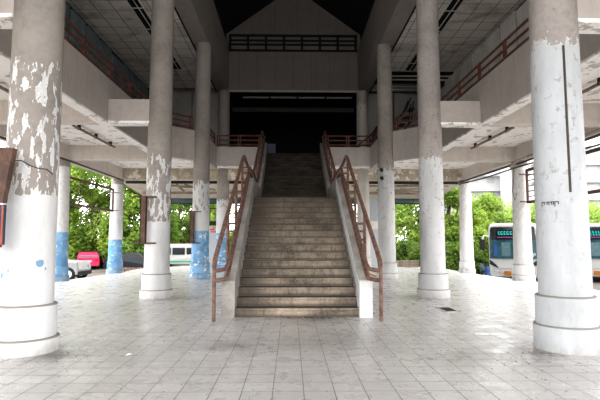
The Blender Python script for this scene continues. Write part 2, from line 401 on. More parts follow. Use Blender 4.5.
# canopy beyond the beam
cp = MB(); cp.add([(-9.4,25.4,4.72),(9.4,25.4,4.72),(9.4,31,4.15),(-9.4,31,4.15),(-9.4,25.4,4.80),(9.4,25.4,4.80),(9.4,31,4.23),(-9.4,31,4.23)],
   [(0,1,2,3),(7,6,5,4),(0,4,5,1),(1,5,6,2),(2,6,7,3),(3,7,4,0)])
cpo = empty('canopy', (0,28,0), 'low canopy with cream underside and teal glass edge behind the stair', 'canopy')
cp.v = [(x, y-28, z) for x, y, z in cp.v]; cp.build('roof_sheet', M['cream'], cpo)
tg = MB(); fr = MB()
for k in range(12):
    x0 = -9.4+k*18.8/12; tg.box(x0+.05, x0+18.8/12-.05, 3.0, 3.03, 3.86, 4.12)
    fr.box(x0-.03, x0+.04, 2.98, 3.06, 3.80, 4.18)
fr.box(-9.4, 9.4, 2.98, 3.06, 3.80, 3.86); fr.box(-9.4, 9.4, 2.98, 3.06, 4.12, 4.16)
tg.build('glass_fascia', M['tealglass'], cpo); fr.build('edge_frame', M['dark'], cpo)
for k, (px0, d0, z0, px1, d1, z1) in enumerate([(140,26,4.58,215,27.5,4.36),(176,26,4.5,184,26.4,4.15),(184,26.2,4.52,198,26.5,4.28),(150,29,4.15,170,27,4.42),
        (378,26.4,4.25,420,28.8,4.48),(396,26,4.18,432,27.8,4.52),(352,26,4.42,450,27,4.56),(402,26.2,4.28,425,28.2,4.1)]):
    side = 'left' if k < 4 else 'right'
    nm = ['longest','short upright','short slanting','far thin'][k] if k < 4 else ['far slanting','near slanting','longest level','lowest thin'][k-4]
    o = MB().bar((X(px0,d0),d0,z0),(X(px1,d1),d1,z1), .07, .10).build('loose_batten', M['wood'])
    tag(o, '%s loose wooden batten hanging under the canopy, %s of the stair' % (nm, side), 'batten', 'fallen battens under the canopy')
for k in (0, 2):                                        # dark purlin lines
    struct(MB().box(-8.9, 8.9, 25.5+k*1.5, 25.62+k*1.5, 4.48-k*.14, 4.62-k*.14).build('trim_%d' % (k+3), M['dark'] if k < 1 else M['wood']))

# ------------------------------------------------------------------ upper storey
YE = 24.65; YU = -5.0  # upper storey stops sooner behind the camera, unseen, to admit light
for s, side in ((-1,'left'), (1,'right')):
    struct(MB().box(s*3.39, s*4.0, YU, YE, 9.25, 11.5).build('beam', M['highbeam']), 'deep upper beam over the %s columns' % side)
    # dark clerestory slit
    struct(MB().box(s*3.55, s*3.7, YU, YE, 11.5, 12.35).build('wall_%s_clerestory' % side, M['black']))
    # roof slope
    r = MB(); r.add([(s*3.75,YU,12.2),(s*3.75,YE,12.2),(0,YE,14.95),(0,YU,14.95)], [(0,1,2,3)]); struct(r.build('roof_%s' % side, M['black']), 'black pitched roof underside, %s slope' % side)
    # suspended ceiling
    c = MB(); c.box(s*4.0, s*7.5, YU, 21.6 if s > 0 else 24.2, 9.27, 9.33); struct(c.build('ceiling_%s' % side, M['tiles']), 'grid of grey ceiling tiles above the %s gallery' % side)
    struct(MB().box(s*3.5, s*7.7, YU, 25.4, 10.15, 10.25).build('roof_%s_flat' % side, M['black']))  # unseen roof slab added above the tiles to stop light leaks
    struct(MB().box(s*4.0, s*7.5, 21.6, 25.2, 9.9, 10.0).build('ceiling_%s_void' % side, M['black']), 'dark void where the %s ceiling tiles are gone' % side)
    struct(MB().box(s*4.0, s*4.06, YU, YE, 9.235, 9.27).build('trim_%d' % (8+s), M['black']))  # black strip painted as the shadow gap beside the beam
    for k in range(7 if s > 0 else 0):
        struct(MB().box(s*4.0, s*7.5, 21.7+k*.52, 21.75+k*.52, 9.25, 9.31).build('trim_%d' % (20+k+(0 if s<0 else 7)), M['panel'] if k % 3 else M['dark']))
    # recessed air slot
    sl = empty('ceiling_slot', (s*5.28, 10.2, 9.27), 'long dark recessed air slot in the tiled ceiling over the %s gallery' % side, 'air slot')
    MB().box(-.19, .19, -11, 11.2, -.025, -.004).build('channel', M['black'], sl)
    q = MB()
    for u in (-.2, .2, .03): q.box(u-.014, u+.014, -11, 11.2, -.05, -.004)
    for k in range(14): q.box(-.2, .2, -10.8+k*1.62, -10.76+k*1.62, -.045, -.004)
    q.build('frame', M['panel'], sl)
    # outer wall
    struct(MB().box(s*7.5, s*7.6, YU, 25.2, 5.44, 10.2).build('wall_%s' % side, M['black'] if s < 0 else M['dark']), 'dark outer wall of the %s gallery' % side)
    k = 0; y = 3.0
    while y < 24:
        w = 1.18; top = (9.15 if s < 0 else 9.22) - random.random()*.2*(random.random() > .6)
        if True:
            o = MB().box(s*7.42, s*7.49, y+.05, y+w-.05, 6.0, top).build('wall_panel', M['teal'] if s < 0 else M['panel'])
            struct(o, 'flat panel lining the %s gallery wall' % side)
        y += 1.25; k += 1
    # gallery back wall
    struct(MB().box(s*3.9, s*7.6, 25.2, 25.35, 5.44, 10.2).build('wall_back_%s' % side, M['wallgrey']), 'grey rear wall of the %s gallery' % side)
    struct(MB().box(s*5.35, s*5.75, 24.8, 25.2, 5.44, 9.25).build('beam', M['wallgrey']), 'square pier against the rear wall, %s side' % side)

# far gable wall
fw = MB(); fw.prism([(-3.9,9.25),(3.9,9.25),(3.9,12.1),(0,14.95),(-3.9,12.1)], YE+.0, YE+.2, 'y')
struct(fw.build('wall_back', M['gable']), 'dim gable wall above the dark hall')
jn = MB()
for k in range(-3, 4): jn.box(k*.95-.006, k*.95+.006, YE-.004, YE, 9.3, 11.4)
for k in (-2.2, -1, 0.2, 1.3): jn.box(k-.006, k+.006, YE-.004, YE, 12.3, 14.9-abs(k)*.75-.15)
struct(jn.build('trim_40', M['dark']))
gl = empty('clerestory_grille', (0, YE-.08, 11.42), 'black barred grille running across the gable wall', 'grille')
q = MB()
for z in (0, .34, .56, .82): q.box(-3.38, 3.38, -.04, .04, z-(.05 if z else .03), z+(.05 if z in (0,.82) else .025))
q.build('rail', M['black'], gl)
for k in range(8): MB().box(-3.33+k*.945-.06, -3.33+k*.945+.06, -.05, .05, 0, .86).build('upright', M['black'], gl)
lip = MB(); lip.box(-3.4, 3.4, YE-.06, YE, 9.2, 9.30); struct(lip.build('trim_41', M['wallgrey']))
# hall behind: its unlit darkness built as black surfaces
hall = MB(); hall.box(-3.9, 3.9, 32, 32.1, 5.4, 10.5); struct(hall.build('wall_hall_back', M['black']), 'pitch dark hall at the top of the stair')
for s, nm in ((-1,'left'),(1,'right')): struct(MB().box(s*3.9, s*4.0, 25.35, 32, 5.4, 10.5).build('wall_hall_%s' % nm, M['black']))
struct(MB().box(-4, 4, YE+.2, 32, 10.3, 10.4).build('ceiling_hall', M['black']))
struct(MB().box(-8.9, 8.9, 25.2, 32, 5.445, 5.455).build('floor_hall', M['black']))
struct(MB().box(-3.5, 3.5, 27.0, 27.2, 8.80, 9.05).build('beam', M['beamdim']), 'faint beam inside the dark hall')
for k in range(4):
    lo = MB().box(-2.72+k*1.5, -1.32+k*1.5, 25.25, 25.4, 9.08, 9.15).build('ceiling_light', M['stripdim'])
    tag(lo, '%s of four unlit white light strips under the gable wall, counted from the left' % ['first','second','third','last'][k], 'light', 'unlit light strips')
tag(MB().box(-.42, .05, -.02, .02, 0, .75).build('leaning_board', M['boarddim'], loc=(-.93, 23.3, 5.44)), 'dim pale blue board standing in the dark at the stair top', 'board')

# steel frames behind the right gallery rail
for (px, d, w, hgt, lab) in ((369, 24.2, 1.0, 1.9, 'low dark steel stair frame behind the right gallery rail, next to the stained column'),
                             (399, 23.6, 1.3, 3.1, 'tall dark steel stair frame rising behind the slim right column')):
    o = empty('steel_frame', (X(px,d), d, 5.44), lab, 'frame', 'dark steel frames on the right gallery')
    for yy in (-.3, .3):
        MB().tube([(-w*.6,yy,0),(-w*.5,yy,hgt*.45),(w*.3,yy,hgt*.8),(w*.5,yy,hgt)], .035, 6).build('side_bar', M['dark'], o)
        MB().tube([(-w*.1,yy,0),(0,yy,hgt*.35),(w*.5,yy,hgt*.62),(w*.6,yy,hgt*.95)], .03, 6).build('side_bar', M['dark'], o)
    for k in range(6):
        u = k/5; MB().box(-w*.5+u*w*.95, -w*.28+u*w*.95, -.3, .3, hgt*(.2+.62*u), hgt*(.2+.62*u)+.04).build('tread', M['dark'], o)

# ------------------------------------------------------------------ gallery railings
def railing(path, label, group='red-brown gallery railings', step=1.6):
    a = Vector((*path[0], 5.73)); o = empty('gallery_railing', a, label, 'railing', group)
    p = [Vector((*q, 5.73)) - a for q in path]
    for h in (.12, .33, .54): MB().tube([q + Vector((0,0,h)) for q in p], .032, 8).build('rail', M['redrail'], o)
    for u, v in zip(p[:-1], p[1:]):
        L = (v-u).length; k = max(1, round(L/step))
        for i in range(k+1):
            if i == 0 and u.length > .01: continue
            c = u + (v-u)*(i/k); d = (v-u).normalized()*.05
            q = MB()
            for w in (-1, 1): q.bar(c+d*w, c+d*w+Vector((0,0,.58)), .05, .02)
            q.build('post', M['redrail'], o)
for s, side in ((-1,'left'), (1,'right')):
    railing([(s*(GX+.1),.2),(s*(GX+.1),17.4)], 'long red-brown railing receding along the %s gallery edge' % side)
    railing([(s*(GX+.02),17.55),(s*4.02,18.5)], 'short slanting railing between the second and third %s columns' % side)
    railing([(s*3.62,19.1),(s*3.62,21.7)], 'railing beside the %s end of the bridge, seen end on behind the column' % side)
    railing([(s*3.45,21.84),(s*1.55,21.84)], 'straight railing across the bridge %s of the stair top' % side, step=.95)

# ------------------------------------------------------------------ staircase
st = empty('staircase', (0, 9.4, 0), 'broad worn concrete staircase in two flights climbing to the dark hall', 'staircase')
R_, T_ = .17, .30
def ox(m): m.v = [(x, y-9.4, z) for x, y, z in m.v]; return m
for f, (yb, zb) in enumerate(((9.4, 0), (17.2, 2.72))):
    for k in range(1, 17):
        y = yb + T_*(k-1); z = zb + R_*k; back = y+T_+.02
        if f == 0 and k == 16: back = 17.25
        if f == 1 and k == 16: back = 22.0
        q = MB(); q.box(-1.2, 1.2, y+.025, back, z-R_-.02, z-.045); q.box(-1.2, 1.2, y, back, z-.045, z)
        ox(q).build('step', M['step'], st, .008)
q = MB(); q.prism([(9.5,0),(10.2,0),(13.95,2.1),(17.2,2.1),(21.7,4.75),(21.7,5.2),(17.3,2.6),(13.9,2.55),(9.6,.1)], -1.2, 1.2); ox(q).build('flight_slab', M['concrete'], st)
for s in (-1, 1):
    prof = [(9.32,0),(9.32,.68),(13.93,3.29),(17.1,3.29),(21.72,5.92),(21.72,4.9),(17.2,2.0),(13.9,2.0),(10.4,0)]
    q = MB(); q.prism(prof, s*1.2, s*1.44); ox(q).build('side_wall', M['stringer'], st, .01)
    q = MB(); q.prism([(9.30,0),(9.30,.69),(9.33,.71),(9.33,0)], s*1.195, s*1.445); ox(q).build('end_face', M['stringer'] if s < 0 else M['stringerwhite'], st)
    if s > 0:
        q = MB(); q.prism([(9.33,.0),(9.33,.64),(13.93,3.25),(13.93,2.95),(9.75,.55),(9.6,0)], s*1.19, s*1.2); ox(q).build('painted_strip', M['stringerwhite'], st)
q = MB(); q.box(-1.3, 1.3, 15.2, 15.6, 0, 2.1); ox(q).build('landing_pier', M['concrete'], st)

# stair railings
SL = R_/T_
def stair_rail(s, label):
    o = empty('stair_railing', (s*1.53, 8.9, 0), label, 'railing', 'brown tubular stair railings')
    ob = Vector((s*1.53, 8.9, 0))
    def T(pts, r, nm): MB().tube([Vector(p)-ob for p in pts], r, 10).build(nm, M['rail'], o)
    xo, xi = s*1.53, s*1.33; xm = s*1.50
    # newel post and outer handrail
    T([(xo,8.9,0),(xo,8.9,1.0)], .036, 'newel_post')
    T([(xo,8.9,.98),(xo,9.0,1.12),(xo,9.15,1.22),(xm,13.7,1.22+SL*4.55+.05),(xm,13.95,3.93),(xm,14.1,3.90),(xm,16.7,3.72),(xm,17.0,3.80),(s*1.46,17.3,4.02),(s*1.42,21.5,6.38),(s*1.42,21.85,6.40)], .046, 'handrail')
    # mid rail and low rail turned in over the side wall
    T([(xo,8.9,.92),(s*1.45,8.95,.92),(xi+s*.02,9.1,.94),(xi,9.3,1.02),(xi,13.7,1.02+SL*4.4),(xi,14.0,3.60),(xi,16.8,3.55),(xi,17.2,3.72),(xi,21.7,6.20)], .038, 'mid_rail')
    T([(xo,8.9,.74),(s*1.45,8.95,.74),(xi,9.12,.76),(xi,9.35,.86),(xi,13.75,.86+SL*4.35),(xi,14.0,3.42),(xi,17.0,3.40),(xi,17.3,3.55),(xi,21.7,6.0)], .038, 'low_rail')
    for y in (10.75, 12.3, 13.8):
        zt = 1.22 + SL*(y-9.15); T([(xo,y,zt-1.15),(xo,y,zt)], .036, 'baluster')
        for dz in (.28, .45, .64): T([(xo,y,zt-dz),(xi,y,zt-dz)], .026, 'bracket')
    for y in (17.3, 18.4, 19.5, 20.6, 21.6):
        zt = 4.02 + SL*(y-17.3)
        T([(s*1.46,y,zt-1.0),(s*1.45,y,zt)], .034, 'baluster')
        for dz in (.22, .42): T([(s*1.46,y,zt-dz),(xi,y,zt-dz)], .026, 'bracket')
stair_rail(-1, 'rusty brown tube railing along the left side of the stair')
stair_rail(1, 'rusty brown tube railing along the right side of the stair')
# rag tied to the right rail
rg = MB(); rg.tube([(1.33,9.19,.88),(1.36,9.18,.84),(1.45,9.16,.80),(1.50,9.14,.80)], .014, 6); tag(rg.build('cloth_strip', M['orange']), 'orange cloth strip tied around the foot of the right stair rail', 'cloth')

# ------------------------------------------------------------------ sign frames, battens, pipes
def sign_bracket(x, y, z0, z1, w, dep, label, arm):
    o = empty('sign_bracket', (x, y, z0), label, 'sign bracket', 'rusty sign brackets on the left columns'); h = z1-z0
    q = MB(); q.box(-w/2, w/2, -dep/2, -dep/2+.015, 0, h); q.box(-w/2, -w/2+.015, -dep/2, dep/2, 0, h); q.box(w/2-.015, w/2, -dep/2, dep/2, 0, h); q.build('channel', M['rust'], o)
    for z in (.02, h-.02): MB().bar((-arm,0,z),(w/2+.25,0,z), .05, .04).build('arm', M['rust'], o)
sign_bracket(-3.88, 12.30, 1.38, 2.60, .15, .10, 'rusty brown channel bracket on the white-based second left column', .28)
sign_bracket(-3.86, 18.28, 1.35, 2.58, .16, .10, 'rusty brown channel bracket on the blue-footed column by the stair', .25)
o = empty('sign_board', (-3.945, 6.05, 1.42), 'wide rust-brown sign frame with a navy lower panel on the near left column', 'sign')
q = MB(); q.add([(-.30,-.05,.52),(.24,-.05,.52),(.34,-.05,1.21),(-.30,-.05,1.23),(-.30,.05,.52),(.24,.05,.52),(.34,.05,1.21),(-.30,.05,1.23)], [(0,1,2,3),(7,6,5,4),(0,4,5,1),(1,5,6,2),(2,6,7,3),(3,7,4,0)]); q.build('upper_panel', M['rust'], o)
MB().box(-.30, .245, -.04, .04, 0, .50).build('lower_panel', M['signblue'], o)
q = MB(); q.box(.235, .255, -.045, -.03, -.02, .50); q.box(-.30, .255, -.045, -.03, -.03, 0); q.build('trim_strip', M['signedge'], o)

def sign_cage(x, y0, y1, z0, z1, label, ladder=False):
    o = empty('hanging_sign_frame', (x, y0, z0), label, 'sign frame', 'empty rusty sign frames between the outer columns'); L = y1-y0; h = z1-z0
    for z in (0, h): MB().bar((0,0,z),(0,L,z), .07, .10).build('rail', M['rust'], o)
    for y in ((0, L) if not ladder else (0, L)): MB().bar((0,y,-.02),(0,y,h+.02), .07, .07).build('upright', M['rust'], o)
    for z in (.02, h-.15): MB().bar((-.3,L,z),(.3,L,z), .05, .04).build('arm', M['rust'], o)
    if ladder:
        for k in range(1, 6): MB().bar((0,L-.55,h*k/6),(0,L,h*k/6), .03, .03).build('rung', M['rust'], o)
        MB().bar((0,L-.55,0),(0,L-.55,h), .03, .03).build('upright', M['rust'], o)
    else:
        for k in (.25,): MB().bar((0,L*k,0),(0,L*k,h), .03, .03).build('upright', M['rust'], o)
sign_cage(-8.95, 18.9, 23.9, 2.92, 3.97, 'empty rusty sign frame between the two blue-footed outer columns')
sign_cage(8.95, 13.2, 18.15, 2.92, 4.15, 'rusty ladder-like sign frame beside the outer column in front of the bus', True)

def batten(x, y0, y1, label):
    o = empty('light_batten', (x, y0, 5.03), label, 'batten', 'rusty light battens under the galleries'); L = y1-y0
    MB().box(-.04, .04, 0, L, -.05, 0).build('bar', M['batten'], o)
    for k in (.12, .5, .88): MB().box(-.05, .05, L*k-.025, L*k+.025, -.06, .10).build('clip', M['dark'], o)
batten(-6.85, 14.7, 18.2, 'rusty light batten under the left gallery, between the second and third columns')
batten(-6.85, 8.7, 12.2, 'rusty light batten under the left gallery, left of the near flaking column')
batten(6.85, 14.7, 18.2, 'rusty light batten under the right gallery, between the second and near columns')
batten(6.85, 8.7, 12.2, 'rusty light batten under the right gallery, beyond the near white column')

def pipe(pts, r, label, mat='cable', group='conduits along the outer beams', name='conduit_pipe'):
    tag(MB().tube(pts, r, 8).build(name, M[mat]), label, 'pipe', group)
pipe([(8.62,4,4.40),(8.60,12,4.46),(8.60,18.1,4.40),(8.56,18.4,4.42),(8.55,24.3,4.44)], .04, 'dark upper conduit under the right outer beam')
pipe([(8.60,4,4.05),(8.64,12,4.16),(8.6,18.2,4.28),(8.54,21,4.24),(8.55,24.4,4.34)], .03, 'dark sagging lower cable under the right outer beam')
pipe([(8.50,5,4.62),(8.52,12,4.56),(8.52,18.0,4.50),(8.45,18.4,4.3)], .06, 'pale thick pipe under the right outer beam', 'conduit')
pipe([(-8.62,10,4.45),(-8.60,18.2,4.50),(-8.58,24.3,4.48)], .035, 'dark conduit under the left outer beam')
pipe([(8.56,18.35,4.4),(8.5,18.3,3.8),(8.42,18.25,3.35),(8.50,18.25,3.0),(8.6,18.28,3.3)], .012, 'thin looped cable hanging down the outer column by the bus', group=None, name='hanging_cable')
# conduit groove on near right column
def col_ang(px, cx=3.665, cy=6.65, r=.33):
    t_ = (px-290.7)/F; a = t_*t_+1; ox_ = CX-cx; b_ = 2*(t_*ox_-cy); c_ = ox_*ox_+cy*cy-r*r
    y = (-b_-math.sqrt(max(0, b_*b_-4*a*c_)))/(2*a); return math.atan2(y-cy, CX+t_*y-cx)
a0 = col_ang(575); cxr, cyr = 3.665, 6.65
pipe([(cxr+(.331-.0043*(z-.6))*math.cos(a0), cyr+(.331-.0043*(z-.6))*math.sin(a0), z) for z in (2.12,2.6,3.2,3.9,4.15)], .017, 'dark vertical conduit fixed to the near right column', 'cable', None)
# wire round near left column
pts = []
for k in range(9):
    a = -PI/2 - 1.1 + k*.30; pts.append((-3.70+.334*math.cos(a), 6.65+.33*math.sin(a), 2.62-.03*k+.02*math.sin(k*2)))
pipe(pts, .008, 'thin dark wire tied around the near left column', group=None, name='wire')
# pipe stubs on slim right column
for z, lab in ((4.18,'upper dark pipe stub on the slim right column'),(3.86,'lower dark pipe stub on the slim right column')):
    o = MB().tube([(3.42,18.45,z),(3.36,18.25,z)], .07, 12).build('pipe_stub', M['dark']); tag(o, lab, 'pipe stub', 'pipe stubs on the slim column')
# stencilled marks on near right column
def on_col(ang, z, w, h, nm):
    q = MB(); r = .333; da = w/r
    q.add([(cxr+r*math.cos(ang), cyr+r*math.sin(ang), z),(cxr+r*math.cos(ang+da), cyr+r*math.sin(ang+da), z),(cxr+r*math.cos(ang+da), cyr+r*math.sin(ang+da), z+h),(cxr+r*math.cos(ang), cyr+r*math.sin(ang), z+h)], [(0,1,2,3)])
    return q
q = MB()
for k, sh in enumerate(('box','tri','tri','box')):
    a = col_ang(545+4.3*k)
    parts = [(0,.06,.055,.012),(0,.0,.012,.06),(.043,.03,.012,.04)] if sh == 'box' else [(0,.06,.055,.012),(.012,.03,.012,.03),(.036,.025,.012,.04)]
    for u, v, w, h in parts:
        s_ = on_col(a+u/.333, 1.93+v, w, h, ''); q.add(s_.v, s_.f)
qq = q.build('stencil_mark', M['cable']); tag(qq, 'row of four small black stencil marks on the near right column', 'marking')
# blue paint chips on near left column are flat patches on its shaft
for k, (px, py, w, h) in enumerate(((44.5,263,.11,.10),(50,269,.03,.05),(0.5,275,.06,.08),(14,270,.04,.05))):
    z = Z(py, 6.3); xx = X(px, 6.33); ang = col_ang(max(8,px), -3.70, 6.65, .337)
    q = MB(); r = .3385; n_ = 7
    vs = []
    for i in range(n_):
        th = 2*PI*i/n_; rr = .8+.35*random.random(); vs.append((-3.70+r*math.cos(ang+math.cos(th)*w*rr/2/r), 6.65+r*math.sin(ang+math.cos(th)*w*rr/2/r), z+math.sin(th)*h*rr/2))
    q.add(vs, [tuple(range(n_))]); o = q.build('paint_chip', M['blueboard'] if k < 3 else M['conduit'], colA)
    o.matrix_parent_inverse = Matrix.Translation(-Vector(colA.location))

# ------------------------------------------------------------------ floor details
o = empty('floor_drain', (3.22, 10.35, 0.0), 'dark slotted drain grate set in the floor near the right column', 'drain')
q = MB(); q.box(-.15,.15,-.34,-.30,0,.008); q.box(-.15,.15,.30,.34,0,.008); q.box(-.15,-.12,-.34,.34,0,.008); q.box(.12,.15,-.34,.34,0,.008); q.build('frame', M['alloy'], o)
q = MB(); q.box(-.12,.12,-.3,.3,0,.003); q.build('pit', M['black'], o)
q = MB(); [q.box(-.12,.12,-.3+k*.075,-.27+k*.075,.003,.008) for k in range(8)]; q.build('grate', M['dark'], o)
q = MB(); q.add([(-.04,-.03,.004),(.05,-.02,.02),(.04,.04,.006),(-.03,.03,.025),(0,0,.03)], [(0,1,4),(1,2,4),(2,3,4),(3,0,4)]); tag(q.build('paper_scrap', M['paper'], loc=(-2.2,6.35,0)), 'crumpled white paper scrap on the floor right of the near left column', 'litter')
q = MB()
def flake(x, y, s, z=None):
    a = random.random()*PI; c, d = math.cos(a)*s, math.sin(a)*s; zz = floor_z(x, y)+.004
    q.add([(x-c,y-d,zz),(x+d*.5,y-c*.5,zz+s*.2),(x+c,y+d,zz),(x-d*.5,y+c*.5,zz+s*.35)], [(0,1,2,3)])
for _ in range(520): flake(random.uniform(-4.5,5), random.uniform(3.6,9.2), random.uniform(.004,.016))
for _ in range(200): flake(random.gauss(-.2,1.0), random.gauss(7.1,.5), random.uniform(.005,.015))
for _ in range(160): flake(random.gauss(2.2,.9), random.gauss(6.1,.9), random.uniform(.005,.017))
for _ in range(120): flake(random.gauss(.25,.35), random.uniform(9.2,9.40), random.uniform(.012,.03))
for _ in range(120): flake(random.gauss(3.0,.35), random.gauss(6.2,.25), random.uniform(.005,.015))
for _ in range(120): flake(random.gauss(-3.1,.25), random.gauss(6.4,.25), random.uniform(.005,.015))
for _ in range(150): flake(random.uniform(-7,7), random.uniform(9.5,20), random.uniform(.01,.03))
tag(q.build('leaf_litter', M['litter']), 'dry leaf scraps and grit scattered over the tiles', 'litter', kind='stuff')

# ------------------------------------------------------------------ booths behind the stair
o = empty('white_booth', (0,0,0), 'white booth panels with blue edge seen left of the stair, red print on top', 'booth')
o.location = (-4.4, 27.0, 0)
MB().box(-.50, .35, 0, .06, 0, 2.25).build('panel', M['whiteboard'], o)
MB().box(.35, .75, 0, .06, 0, 2.15).build('blue_panel', M['blueboard'], o)
q = MB(); q.box(-.28,.0,-.01,0,2.02,2.10); q.box(-.22,.1,-.01,0,1.90,1.97); q.box(-.10,-.02,-.01,0,2.12,2.22); q.build('print', M['redtext'], o)
q = MB(); [q.box(-.55+k*.28,-.52+k*.28,-.05,-.02,2.5,3.25) for k in range(4)]; q.box(-.6,.4,-.05,-.02,2.48,2.53); q.box(-.6,.4,-.05,-.02,3.22,3.27); q.build('rail', M['dark'], o)
MB().box(-.7,.7,.1,.2,2.3,2.5).build('shelf', M['dark'], o)
o = empty('white_booth', (4.5, 27.0, 0), 'white booth with corrugated pale blue upper panel seen right of the stair', 'booth')
MB().box(-.6,.55,0,.06,0,2.1).build('panel', M['whiteboard'], o)
q = MB(); [q.box(-.6+k*.12,-.5+k*.12,.0,.05,2.55,3.85) for k in range(10)]; q.box(-.6,.6,.03,.08,2.55,3.85); q.build('corrugated_panel', M['whiteboard'], o)
MB().box(-.65,.6,-.02,.08,2.1,2.55).build('beam', M['cream'], o)
MB().box(.08,.16,-.01,0,.9,1.25).build('poster', M['dark'], o)

# ------------------------------------------------------------------ vehicles
def wheel(parent, x, y, r, w=.2, axis='x'):
    q = MB(); prof = [(r*.55,-w/2),(r*.95,-w/2),(r,-w*.3),(r,w*.3),(r*.95,w/2),(r*.55,w/2)]; q.lathe(prof, 20)
    q.v = [((z, yy, xx) if axis == 'x' else (xx, z, yy)) for xx, yy, z in q.v]
    q.v = [(a+x, b_+y, c_+r) for a, b_, c_ in q.v]; o = q.build('wheel', M['rubber'], parent)
    h = MB(); h.lathe([(r*.56,-w*.52),(r*.56,w*.52)], 16); h.v = [((z, yy, xx) if axis == 'x' else (xx, z, yy)) for xx, yy, z in h.v]
    h.v = [(a+x, b_+y, c_+r) for a, b_, c_ in h.v]; h.build('hub', M['alloy'], o)

def loft(rings, mi=0):
    q = MB(); n = len(rings[0]); vs = [p for r in rings for p in r]; fs = []
    for i in range(len(rings)-1):
        for k in range(n): fs.append((i*n+k, i*n+(k+1)%n, (i+1)*n+(k+1)%n, (i+1)*n+k))
    q.add(vs, fs, mi); q.add(rings[0], [tuple(range(n))[::-1]], mi); q.add(rings[-1], [tuple(range(n))], mi); return q
def rrect(w, z0, z1, y, rb=.12, rt=.3, n=4):
    pts = []
    for cx_, cz, r, a0_ in ((w/2-rb,z0+rb,rb,-PI/2),(w/2-rt,z1-rt,rt,0),(-w/2+rt,z1-rt,rt,PI/2),(-w/2+rb,z0+rb,rb,PI)):
        for k in range(n+1):
            a = a0_ + k*PI/2/n; pts.append((cx_+r*math.cos(a), y, cz+r*math.sin(a)))
    return pts
G = -.85
def bus(x, y, label, second=False):
    o = empty('coach_bus', (x, y, G), label, 'bus', 'white coaches parked facing the concourse', rz=-math.atan2(x, y)-.10)
    W = 2.5
    loft([rrect(W-.16,.36,3.14,-.02,.12,.32), rrect(W-.04,.30,3.22,.08,.15,.33), rrect(W,.28,3.26,.25,.12,.3), rrect(W,.28,3.28,11,.12,.25), rrect(W-.1,.35,3.2,11.2,.12,.25)]).build('body', M['white'], o)
    # windscreen: dark curved glass
    def scr(z0, z1, w0, w1, y0, nm, mat, par=o, bulge=.05):
        q = MB(); n = 10; vs = []
        for zz, ww in ((z0,w0),(z1,w1)):
            for k in range(n+1):
                u = -1+2*k/n; vs.append((u*ww/2, y0+bulge*u*u*u*u*1.2+(.01 if zz == z1 else 0), zz))
        q.add(vs, [(k,k+1,n+2+k,n+1+k) for k in range(n)]); return q.build(nm, mat, par)
    ws = scr(1.32, 2.36, 2.34, 2.32, -.10, 'windscreen', M['busglass'])
    scr(2.34, 3.04, 2.33, 2.18, -.11, 'upper_windscreen', M['glass'])
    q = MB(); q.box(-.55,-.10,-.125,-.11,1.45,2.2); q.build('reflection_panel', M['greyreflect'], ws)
    # seats / interior tint patches
    for u in (-.85, .85): 
        q = MB(); q.box(u-.10,u+.10,-.125,-.10,1.45,2.1); q.build('curtain', M['drum'] if u < 0 else M['tealglass'], ws)
    ld = MB(); ld.box(-.78,.78,-.15,-.115,2.42,2.86); led = ld.build('led_sign', M['black'], o)
    tx = MB(); rnd = random.Random(3+second)
    for row in ((2.62,.18),) if not second else ((2.72,.10),(2.58,.10)):
        u = -.70
        while u < (.25 if not second else .62):
            w = rnd.uniform(.07,.15); h = row[1]
            tx.box(u,u+w,-.165,-.15,row[0],row[0]+h*.28); tx.box(u,u+.03,-.165,-.15,row[0],row[0]+h); tx.box(u,u+w*.9,-.165,-.15,row[0]+h*.75,row[0]+h)
            u += w+.045
    tx.build('lettering', M['led'], led)
    MB().box(-.74,.5,-.165,-.15,2.47,2.495).build('light_line', M['ledpink'], led)
    if second: MB().box(.2,.34,-.168,-.15,2.66,2.82).build('red_symbol', M['ledred'], led)
    # lower front: headlights, bumper line, plate
    for u in (-1, 1):
        q = MB(); q.add([(u*1.17,-.03,1.26),(u*1.19,-.03,1.0),(u*.72,-.05,.78),(u*.86,-.05,.98)], [(0,1,2,3)]); q.build('headlight', M['glass'], o)
        q = MB(); q.box(u*.85-.10,u*.85+.10,-.05,-.0,.60,.68); q.build('fog_lamp', M['alloy'], o)
        mr = MB(); mr.tube([(u*1.12,.05,2.5),(u*1.42,-.25,2.58),(u*1.5,-.32,2.35)], .05, 8); m_ = mr.build('mirror_arm', M['white'], o)
        q = MB(); q.box(u*1.5-.12,u*1.5+.12,-.42,-.24,1.78,2.36); q.build('mirror', M['rubber'], m_, .04)
    q = MB(); q.box(-.95,.95,-.05,-.0,.78,.80); q.box(-.62,.62,-.05,-.0,.50,.53); q.box(-.66,-.62,-.05,-.0,.5,.78); q.box(.62,.66,-.05,-.0,.5,.78); q.build('bumper_line', M['conduit'], o)
    MB().box(-.46,-.10,-.06,-.02,.42,.64).build('number_plate', M['orange'], o)
    for (wx, wy) in ((-1.12,2.4),(1.12,2.4),(-1.12,8.2),(1.12,8.2)): wheel(o, wx, wy, .5, .3)
    for u in (-1, 1):
        q = MB(); q.box(u*1.245,u*1.262,1.0,10.6,1.55,2.75); q.build('side_window', M['glass'], o)
    return ws
b1 = bus(X(513.5,26), 26, 'white coach bus with cyan route display behind the outer right column')
b2 = bus(X(605,26), 26, 'second white coach bus with green route display, cut by the right picture edge', True)
